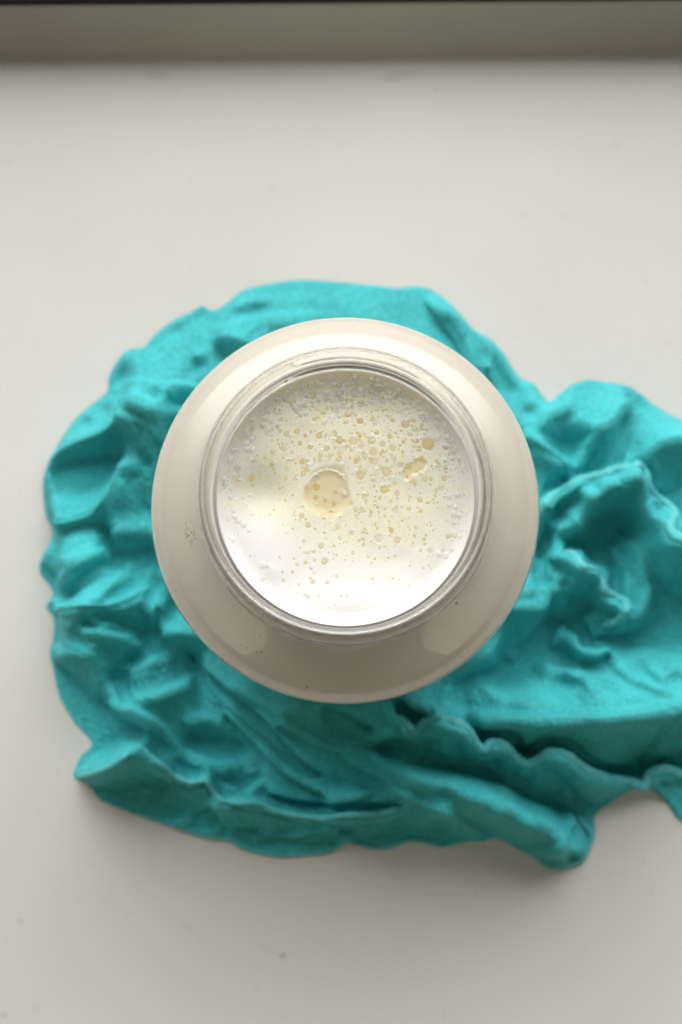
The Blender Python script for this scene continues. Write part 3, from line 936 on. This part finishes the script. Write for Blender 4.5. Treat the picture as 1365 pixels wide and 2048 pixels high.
# the jar stands on the napkin and presses it flat
JAR_Z = 0.0062
rr = np.hypot(vx, vy)
cap = np.where(rr < 0.0475, JAR_Z - 0.0003, JAR_Z + (rr - 0.0475) * 3.2)
Hz = np.minimum(Hz, cap)
Hz = np.where((rr < 0.046), JAR_Z - 0.0004, Hz)
vz = np.where(INS, Hz, 0.0003)
V = np.stack([vx, vy, vz], -1).reshape(-1, 3)
keepq = INS[:-1, :-1] | INS[1:, :-1] | INS[:-1, 1:] | INS[1:, 1:]
idx = np.arange(H_ * W_).reshape(H_, W_)
Q = np.stack([idx[1:, :-1][keepq], idx[1:, 1:][keepq], idx[:-1, 1:][keepq], idx[:-1, :-1][keepq]], -1)
used = np.zeros(len(V), bool)
used[Q.ravel()] = True
remap = np.cumsum(used) - 1
nap_me = grid_mesh("napkin", V[used], remap[Q])
napkin = obj("napkin", nap_me, M_CLOTH, label="crumpled turquoise cotton napkin bunched up on the white sill under the jar", category="napkin")



def sample(A, x, y):
    fx = np.clip((x - X0) / STEP, 0, W_ - 1.001)
    fy = np.clip((y - Y0) / STEP, 0, H_ - 1.001)
    i, j = fy.astype(int), fx.astype(int)
    u, v = fx - j, fy - i
    return (A[i, j] * (1 - u) + A[i, j + 1] * u) * (1 - v) + (A[i + 1, j] * (1 - u) + A[i + 1, j + 1] * u) * v


def hem(pts, w, t, lift=0.0, seed=1):
    """rolled, stitched edge of the cloth: a flattened, slightly puckered band along the line"""
    q = smooth_line(pts, 10)
    seglen = np.hypot(*np.diff(q, axis=0).T)
    cum = np.concatenate([[0], np.cumsum(seglen)])
    L = np.arange(0, cum[-1], 3.0)
    qx, qy = np.interp(L, cum, q[:, 0]), np.interp(L, cum, q[:, 1])
    rg = np.random.default_rng(seed)
    puck = np.interp(L, np.arange(0, cum[-1] + 30, 14.0), rg.normal(0, 1, len(np.arange(0, cum[-1] + 30, 14.0))))
    qz = sample(Hh, qx, qy)
    qz = np.convolve(np.pad(qz, 4, mode='edge'), np.ones(9) / 9, 'valid') + lift
    tx, ty = np.gradient(qx), np.gradient(qy)
    tl = np.hypot(tx, ty) + 1e-9
    nx, ny = -ty / tl, tx / tl
    n = len(L)
    end = np.clip(np.minimum(L, L[-1] - L) / 14.0, 0.15, 1)
    K = 10
    V = []
    for k in range(K):
        a = 2 * math.pi * k / K
        ww = w * end * (1 + 0.10 * puck)
        tt = t * end * (1 + 0.12 * puck)
        o = math.cos(a) * ww
        ox = qx + nx * o
        oy = qy + ny * o
        oz = qz + math.sin(a) * tt + 0.3 * puck
        X, Y = plan(ox, oy, Z0)
        V.append(np.stack([X, Y, np.maximum(oz * MM, 0.0004)], -1))
    V = np.stack(V, 1).reshape(-1, 3)
    i = np.arange(n - 1)[:, None]
    k = np.arange(K)[None, :]
    a = i * K + k
    b = i * K + (k + 1) % K
    return grid_mesh("hem", V, np.stack([a, a + K, b + K, b], -1).reshape(-1, 4))


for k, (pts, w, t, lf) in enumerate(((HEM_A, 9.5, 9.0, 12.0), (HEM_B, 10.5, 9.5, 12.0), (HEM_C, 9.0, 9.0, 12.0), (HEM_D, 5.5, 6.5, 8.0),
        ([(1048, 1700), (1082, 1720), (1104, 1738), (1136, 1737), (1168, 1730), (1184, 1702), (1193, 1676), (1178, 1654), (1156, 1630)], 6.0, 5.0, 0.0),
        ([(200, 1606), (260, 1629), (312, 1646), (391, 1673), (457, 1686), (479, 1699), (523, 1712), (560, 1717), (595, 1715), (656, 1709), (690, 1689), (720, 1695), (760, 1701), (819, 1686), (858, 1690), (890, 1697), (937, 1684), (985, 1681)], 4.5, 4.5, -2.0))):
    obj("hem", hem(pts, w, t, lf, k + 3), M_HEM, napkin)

# ------------------------------------------------------------------ jar
JR = [  # outer profile (r, z) mm above the base
    (0.0, 1.5), (20, 1.2), (34, 0.6), (40, 0.0), (43.0, 0.6), (45.2, 2.6), (46.4, 6.0), (46.9, 12), (47.4, 30), (48.4, 60), (49.4, 88), (49.9, 100),
    (50.0, 106), (49.9, 110.5), (49.2, 114.6), (47.7, 117.9), (45.2, 120.8), (42.0, 123.2), (38.8, 125.0), (36.4, 126.6), (34.6, 128.4), (33.4, 130.6), (33.0, 133.2), (33.0, 135.4), (33.5, 136.6), (34.6, 137.5), (35.2, 138.8), (35.3, 140.6), (35.0, 142.2), (34.2, 143.4), (33.3, 143.9), (32.4, 143.5), (31.9, 142.5), (31.7, 141.0)]
JI = [(31.6, 138.0), (31.4, 134.0), (31.4, 130.0), (32.2, 126.8), (34.2, 124.6), (37.2, 122.5), (40.6, 120.6), (43.6, 118.3), (45.6, 115.8), (46.6, 112.6), (47.0, 108.0), (46.9, 102), (46.4, 90), (45.4, 60), (44.4, 30), (43.8, 12), (42.6, 7.5), (40, 5.4), (34, 4.6), (20, 4.6), (0, 4.8)]


def spline_profile(P, per=4):
    return smooth_line(P, per)


def lathe(name, prof, seg, thread=False):
    prof = np.asarray(prof)
    n = len(prof)
    th = np.arange(seg) * 2 * math.pi / seg
    Rr = np.repeat(prof[:, 0:1], seg, 1)
    Zz = np.repeat(prof[:, 1:2], seg, 1)
    if thread:
        out = np.zeros(n, bool)
        k = int(np.argmax(prof[:, 1]))
        out[:k] = True
        for start, span, z_a, z_b in ((R(208), R(270), 131.4, 134.6),):
            u = np.mod(th - start, 2 * math.pi) / span
            zc = z_a + (z_b - z_a) * u
            amp = np.clip(np.minimum(u, 1 - u) * 26, 0, 1) * (u < 1)
            amp = amp * amp * (3 - 2 * amp)
            b = np.exp(-((Zz - zc[None, :]) / 1.25) ** 2) * amp[None, :] * 2.9
            Rr = Rr + b * out[:, None] * (Zz > 130)
        # hand-blown unevenness of the glass
        Rr = Rr * (1 + 0.0008 * np.sin(2 * th + 0.7)[None, :])
    X = Rr * np.cos(th)[None, :] * 1e-3
    Y = Rr * np.sin(th)[None, :] * 1e-3
    V = np.stack([X, Y, Zz * 1e-3], -1).reshape(-1, 3)
    i = np.arange(n - 1)[:, None]
    j = np.arange(seg)[None, :]
    a = i * seg + j
    b = i * seg + (j + 1) % seg
    Qd = np.stack([a, b, b + seg, a + seg], -1).reshape(-1, 4)
    me = grid_mesh(name, V, Qd)
    return me


def weld(me):
    import bmesh
    bm = bmesh.new()
    bm.from_mesh(me)
    bmesh.ops.remove_doubles(bm, verts=bm.verts[:], dist=1e-7)
    bmesh.ops.recalc_face_normals(bm, faces=bm.faces[:])
    bm.to_mesh(me)
    bm.free()
    for p in me.polygons:
        p.use_smooth = True


def densify(P, zlo, zhi, step):
    out = [P[0]]
    for a, b in zip(P[:-1], P[1:]):
        if a[1] > zlo and b[1] < zhi:
            n = max(1, int(abs(b[1] - a[1]) / step))
        else:
            n = 1
        for k in range(1, n + 1):
            out.append(a + (b - a) * k / n)
    return np.array(out)


jo = spline_profile(JR + JI[:1], 4)
jo = densify(jo, 130, 142, 0.3)
ji = spline_profile(JI, 4)
prof = np.vstack([jo, ji[1:]])
prof[:, 0] = np.clip(prof[:, 0], 0, None)
jar_me = lathe("glass_jar", prof, 256, thread=True)
weld(jar_me)
jar = obj("glass_jar", jar_me, M_GLASS, label="round clear glass jar with threaded mouth standing on the turquoise napkin", category="jar")
jar.location = (0, 0, JAR_Z)

# ------------------------------------------------------------------ milk and foam
FZ = 0.1330        # foam level above jar base
drink = obj("milk_drink", None, None, label="frothy pale milk drink filling the glass jar up to its neck", category="drink")
drink.location = (0, 0, JAR_Z)
# liquid: follows the inner wall, bites 0.15 mm into the glass so that no air gap is left
mi = [(r + 0.15, z) for r, z in ji[::-1] if z < 124.0]
mi[0] = (0, mi[0][1] - 0.15)
mi = [(r, z - (0.15 if z < 6 else 0)) for r, z in mi]
mi += [(33.0, 125.6), (31.5, 126.0), (15, 126.0), (0, 126.0)]
milk_me = lathe("liquid", np.clip(np.array(mi), 0, None), 160)
weld(milk_me)
obj("liquid", milk_me, M_MILK, drink)

# foam: a disc of froth with hollows, open bubbles and a rim that climbs the glass
NR, NT = 150, 360
fr_ = np.linspace(0, 1, NR) ** 0.85 * 0.0310
ft = np.arange(NT) * 2 * math.pi / NT
FX = (fr_[:, None] * np.cos(ft)[None, :])
FY = (fr_[:, None] * np.sin(ft)[None, :])
FABS = FZ + JAR_Z


def fxy(px, py):
    x, y = plan(px, py, FABS)
    return float(x), float(y)


PXM = (CAM[2] - FABS) / FPX     # metres per plan unit at foam level


def fg(px, py, rx, ry=None):
    x, y = fxy(px, py)
    ry = ry or rx
    return np.exp(-(((FX - x) / (rx * PXM)) ** 2 + ((FY - y) / (ry * PXM)) ** 2))


rim = np.clip((fr_[:, None] / 0.0310 - 0.88) / 0.12, 0, 1)
fz = np.zeros(FX.shape)
fz += 0.0016 * rim ** 2
fz -= 0.0020 * fg(520, 985, 55, 50)
fz += 0.0008 * fg(500, 1120, 90, 80) + 0.0010 * fg(720, 1215, 170, 45)
fz -= 0.0013 * fg(700, 790, 140, 40)
fz += 0.0007 * fg(760, 900, 120, 60)
froth = np.clip(1.15 * fg(690, 900, 230, 150) + 0.8 * fg(760, 1040, 170, 90) + 0.6 * fg(540, 985, 90, 60) + 0.5 * fg(700, 770, 200, 60), 0, 1)
froth *= 1 - np.clip(0.9 * fg(510, 1130, 90, 80) + fg(700, 1215, 200, 55), 0, 1)
whey = np.zeros(FX.shape)


def ell(px, py, rx, ry, ang=0.0):
    x, y = fxy(px, py)
    dx, dy = (FX - x) / PXM, -(FY - y) / PXM
    c, s = math.cos(R(ang)), math.sin(R(ang))
    return np.hypot((dx * c + dy * s) / rx, (-dx * s + dy * c) / ry)


def sstep(a, b, x):
    t = np.clip((x - a) / (b - a), 0, 1)
    return t * t * (3 - 2 * t)


_x, _y = fxy(656, 985)
_a = np.arctan2(FY - _y, FX - _x)
wob = 1 + 0.06 * np.sin(3 * _a + 0.8) + 0.04 * np.sin(5 * _a)
e1 = ell(656, 985, 52, 59, 10) * wob
inn = 1 - sstep(0.55, 1.0, e1)
fz -= 0.0006 * inn
whey = np.maximum(whey, 0.85 * (1 - sstep(0.80, 0.98, e1)))
e2 = ell(832, 934, 27, 15, -22)
e2b = ell(815, 950, 9, 12, 0)
e2c = ell(838, 958, 20, 10, -30)
cres = np.maximum(1 - sstep(0.8, 1.0, e2), 1 - sstep(0.8, 1.05, e2b)) * sstep(0.5, 1.2, e2c)
fz -= 0.00025 * cres
whey = np.maximum(whey, cres)

C = 2.73
BUB = [  # X, Y, r in a 1365 px enlargement of the foam, tone
    (480, 135, 28, 1), (395, 220, 28, 1), (678, 250, 17, 3), (740, 280, 23, 3), (812, 270, 20, 2), (490, 273, 13, 2), (560, 212, 14, 1), (335, 348, 21, 1), (395, 335, 20, 2), (470, 340, 12, 2), (440, 358, 14, 2), (515, 362, 24, 2), (410, 402, 16, 2), (465, 420, 18, 2), (370, 395, 8, 2), (340, 405, 7, 1), (365, 450, 13, 2), (425, 500, 22, 2), (555, 430, 23, 1), (625, 385, 28, 2), (700, 390, 28, 1), (725, 345, 14, 3), (828, 343, 20, 2), (760, 355, 12, 2), (800, 390, 26, 1), (860, 405, 22, 1), (900, 365, 18, 2), (915, 430, 23, 1), (975, 395, 15, 2), (945, 370, 8, 2), (970, 450, 16, 1), (985, 300, 28, 1), (1110, 405, 44, 2), (810, 450, 28, 1), (715, 500, 18, 2), (625, 490, 20, 1), (690, 440, 14, 1), (800, 500, 20, 1), (740, 580, 29, 1), (880, 560, 31, 1), (955, 520, 19, 1), (1075, 485, 16, 3), (1090, 595, 22, 1), (1035, 610, 18, 1), (1200, 590, 21, 1), (1165, 520, 24, 0), (870, 655, 28, 2), (940, 675, 20, 1), (925, 620, 18, 1), (815, 635, 12, 1), (770, 715, 14, 1), (820, 715, 10, 1), (905, 717, 13, 1), (750, 768, 20, 1), (1065, 710, 20, 1), (1115, 722, 10, 2), (1005, 755, 18, 1), (1070, 770, 16, 2), (935, 755, 14, 0), (875, 797, 11, 2), (420, 798, 20, 1), (455, 848, 22, 1), (690, 888, 16, 1), (760, 925, 10, 1), (910, 880, 17, 2), (942, 930, 23, 1), (840, 920, 28, 0), (845, 972, 9, 2), (1035, 905, 12, 2), (1045, 862, 14, 1), (1125, 850, 10, 1), (525, 962, 21, 1), (490, 990, 9, 1), (455, 1000, 12, 1), (595, 960, 12, 1), (610, 1010, 10, 1), (545, 1045, 26, 1), (440, 1050, 14, 2), (395, 1065, 14, 1), (470, 1085, 12, 1), (370, 1103, 11, 2), (300, 1025, 9, 1), (320, 1150, 12, 1), (482, 1157, 18, 1), (560, 1160, 16, 1), (612, 1125, 14, 1), (455, 1240, 16, 0), (700, 1000, 16, 0), (820, 1030, 9, 3), (892, 1025, 7, 2), (930, 1015, 9, 1), (1010, 1070, 7, 2), (1085, 1082, 7, 2), (1070, 985, 15, 0), (1120, 985, 21, 0), (1190, 990, 18, 0), (1240, 990, 15, 0), (65, 540, 26, 0), (65, 597, 12, 2), (145, 585, 23, 2), (150, 625, 14, 1), (245, 790, 9, 2), (335, 588, 12, 2), (388, 578, 9, 2), (255, 515, 17, 2), (220, 475, 14, 1), (290, 382, 9, 2), (255, 325, 10, 1), (320, 430, 23, 0), (160, 495, 16, 0), (200, 515, 14, 0),
    (500, 640, 22, 3), (495, 695, 15, 3), (548, 712, 12, 3), (596, 728, 14, 3), (605, 668, 14, 2), (655, 668, 27, 4), (440, 640, 14, 2), (580, 770, 14, 1), (540, 805, 16, 1), (690, 725, 14, 2), (630, 800, 10, 1)]
rb = random.Random(21)
while len(BUB) < 285:             # the smaller ones between them
    X_, Y_ = rb.gauss(700, 270), rb.gauss(470, 250)
    if math.hypot((X_ - 660) / 700, (Y_ - 670) / 700) > 0.93 or (X_ < 380 and Y_ > 520) or Y_ > 1050:
        continue
    if math.hypot((X_ - 562) / 150, (Y_ - 669) / 165) < 1.0:
        continue
    r_ = 4.5 + rb.random() ** 2.2 * 14
    if any(math.hypot(X_ - b_[0], Y_ - b_[1]) < (r_ + b_[2]) * 0.85 for b_ in BUB):
        continue
    t_ = 5 if Y_ < 230 else rb.choice((0, 1, 1, 2, 2, 3) if Y_ < 620 else (0, 0, 1, 1, 2))
    BUB.append((X_, Y_, r_ * (1.5 if t_ == 5 else 1), t_))
TONES = {5: (0.86, 0.84, 0.78, 0.75), 0: (0.80, 0.76, 0.62, 0.5), 1: (0.82, 0.72, 0.42, 0.62), 2: (0.80, 0.66, 0.28, 0.72), 3: (0.82, 0.60, 0.17, 0.80), 4: (0.86, 0.82, 0.72, 0.9)}
for X_, Y_, r_, t_ in BUB:
    if r_ >= 12 and t_ != 4:
        d = ell(450 + X_ / C, 740 + Y_ / C, r_ / C, r_ / C)
        fz -= 0.10 * r_ / C * PXM * (1 - sstep(0.5, 1.0, d))
        fz += 0.03 * r_ / C * PXM * np.exp(-((d - 1.1) / 0.15) ** 2)
nz = np.random.default_rng(5)
for k in range(60):
    a, b = nz.uniform(-1, 1, 2) * 0.030
    s = nz.uniform(0.0015, 0.005)
    fz += nz.normal() * 0.00010 * np.exp(-((FX - a) ** 2 + (FY - b) ** 2) / s ** 2)

Vf = np.stack([FX, FY, FZ + fz], -1).reshape(-1, 3)
i = np.arange(NR - 1)[:, None]
j = np.arange(NT)[None, :]
a = i * NT + j
b = i * NT + (j + 1) % NT
Qf = np.stack([a, a + NT, b + NT, b], -1).reshape(-1, 4)
# skirt down into the liquid
base = len(Vf)
rimv = Vf[-NT:].copy()
rimv[:, 2] = 0.1255
Vf = np.vstack([Vf, rimv])
jj = np.arange(NT)
Qs = np.stack([(NR - 1) * NT + jj, base + jj, base + (jj + 1) % NT, (NR - 1) * NT + (jj + 1) % NT], -1)
foam_me = grid_mesh("foam", Vf, np.vstack([Qf, Qs]), {'froth': np.concatenate([froth.ravel(), np.zeros(NT)]), 'whey': np.concatenate([whey.ravel(), np.zeros(NT)])})
foam = obj("foam", foam_me, M_FOAM, drink)


def foam_z(x, y):
    r = math.hypot(x, y)
    i = int(np.searchsorted(fr_, r))
    i = min(max(i, 0), NR - 1)
    j = int(round((math.atan2(y, x) % (2 * math.pi)) / (2 * math.pi) * NT)) % NT
    return FZ + fz[i, j]


def dome(rings=5, seg=20, hgt=0.06):
    v, f, e = [(0, 0, hgt)], [], [0.0]
    for a in range(1, rings + 1):
        q = a / rings
        for s in range(seg):
            t = 2 * math.pi * s / seg
            v.append((q * math.cos(t), q * math.sin(t), hgt * (math.sqrt(max(0, 1 - q * q)) * 0.8 + 0.2 * (1 - q))))
            e.append(q)
    for s in range(seg):
        f.append((0, 1 + s, 1 + (s + 1) % seg))
    for a in range(rings - 1):
        for s in range(seg):
            o0, o1 = 1 + a * seg, 1 + (a + 1) * seg
            f.append((o0 + s, o1 + s, o1 + (s + 1) % seg, o0 + (s + 1) % seg))
    return v, f, e


dv, df, de = dome()
bub_me = mesh_from("bubble", dv, df)
at = bub_me.attributes.new('edge', 'FLOAT', 'POINT')
at.data.foreach_set('value', de)
bub_me.materials.append(M_BUB)
random.seed(3)
for X_, Y_, r_, t_ in BUB:
    x, y = fxy(450 + X_ / C, 740 + Y_ / C)
    if math.hypot(x, y) > 0.030:
        continue
    o = obj("bubble", bub_me, None, foam)
    r = r_ / C * PXM
    o.location = (x, y, foam_z(x, y) + (0.10 if r_ >= 12 else 0.0) * r)
    o.scale = (r * random.uniform(0.95, 1.12), r * random.uniform(0.95, 1.1), r)
    o.rotation_euler = (0, 0, random.uniform(0, 6.28))
    c = TONES[t_]
    k = random.uniform(0.94, 1.06)
    o.color = (c[0] * k, c[1] * k, c[2] * k, c[3])

# the film closing the large open bubble
big = obj("bubble_film", mesh_from("bubble_film", *dome(10, 48, 0.16)[:2]), M_FILM, foam)
bx, by = fxy(656, 985)
big.location = (bx, by, FZ - 0.0002)
big.scale = (47 * PXM, 54 * PXM, 47 * PXM)

# countless pin-head bubbles, one mesh
random.seed(11)
sv, sf, se = [], [], []
dv2, df2, de2 = dome(2, 8, 0.4)


def pin(x, y, r):
    o = len(sv)
    z = foam_z(x, y)
    for p in dv2:
        sv.append((x + p[0] * r, y + p[1] * r, z + p[2] * r * 0.8))
    se.extend(de2)
    for q in df2:
        sf.append(tuple(o + k for k in q))


cnt = 0
while cnt < 700:
    px = random.gauss(720, 130)
    py = random.gauss(930, 120)
    x, y = fxy(px, py)
    if math.hypot(x, y) > 0.0295 or ((px - 656) / 55) ** 2 + ((py - 985) / 62) ** 2 < 1:
        continue
    if px < 560 and py > 980 and random.random() < 0.85:
        continue
    pin(x, y, (0.8 + random.random() ** 3 * 3.4) * PXM)
    cnt += 1
at_pins = (list(sv), list(sf), list(se))
pm = mesh_from("pin_bubbles", sv, sf)
at = pm.attributes.new('edge', 'FLOAT', 'POINT')
at.data.foreach_set('value', [e * 0.9 for e in se])
pins = obj("pin_bubbles", pm, M_BUB, foam, kind='stuff')
pins.color = (0.80, 0.68, 0.36, 0.6)

# froth of pale bubbles against the glass, thickest on the window side
sv, sf, se = [], [], []
dv2, df2, de2 = dome(3, 10, 0.32)
cnt = 0
while cnt < 460:
    t = random.gauss(90, 62)
    r = 0.0300 - abs(random.gauss(0, 1)) * 0.0028 * (1.0 + 0.9 * math.exp(-((t - 90) / 45) ** 2))
    x, y = r * math.cos(R(t)), r * math.sin(R(t))
    if r < 0.018:
        continue
    pin(x, y, (2.0 + random.random() ** 2.2 * 8.5) * PXM)
    cnt += 1
pm = mesh_from("froth_bubbles", sv, sf)
at = pm.attributes.new('edge', 'FLOAT', 'POINT')
at.data.foreach_set('value', [0.2 + e * 0.75 for e in se])
fb = obj("froth_bubbles", pm, M_BUB, foam, kind='stuff')
fb.color = (0.93, 0.92, 0.90, 0.55)

# pale yellow bubbles just under the surface of the froth
sv, sf, se = [], [], []
dv2, df2, de2 = dome(3, 12, 0.06)
cnt = 0
while cnt < 160:
    px = random.gauss(735, 115)
    py = random.gauss(900, 105)
    x, y = fxy(px, py)
    if math.hypot(x, y) > 0.0285 or ((px - 656) / 60) ** 2 + ((py - 985) / 66) ** 2 < 1 or (px < 570 and py > 960):
        continue
    pin(x, y, (3.0 + random.random() ** 1.6 * 6.0) * PXM)
    cnt += 1
pm = mesh_from("sunken_bubbles", sv, sf)
at = pm.attributes.new('edge', 'FLOAT', 'POINT')
at.data.foreach_set('value', se)
sb = obj("sunken_bubbles", pm, M_BUB, foam, kind='stuff')
sb.color = (0.86, 0.77, 0.48, 0.5)

# small clear bubbles inside the large one, each with its own glint of the window
clear_me = mesh_from("clear_bubble", *dome(6, 20, 0.55)[:2])
clear_me.materials.append(M_FILM)
for X_, Y_, r_ in ((492, 580, 22), (498, 735, 20), (585, 770, 22), (545, 812, 24), (630, 802, 16), (470, 545, 16), (640, 580, 26), (600, 560, 18), (1018, 512, 26)):
    x, y = fxy(450 + X_ / C, 740 + Y_ / C)
    o = obj("bubble", clear_me, None, foam)
    o.location = (x, y, foam_z(x, y) + 0.0001)
    r = r_ / C * PXM
    o.scale = (r * 1.15, r * 0.9, r)

sv, sf, se = [], [], []
dv2, df2, de2 = dome(4, 12, 0.6)
cnt = 0
while cnt < 260:
    px, py = random.gauss(700, 120), random.gauss(820, 75)
    x, y = fxy(px, py)
    if math.hypot(x, y) > 0.0295:
        continue
    pin(x, y, (2.0 + random.random() ** 2 * 7.0) * PXM)
    cnt += 1
obj("clear_froth", mesh_from("clear_froth", sv, sf), M_FILM, foam, kind='stuff')
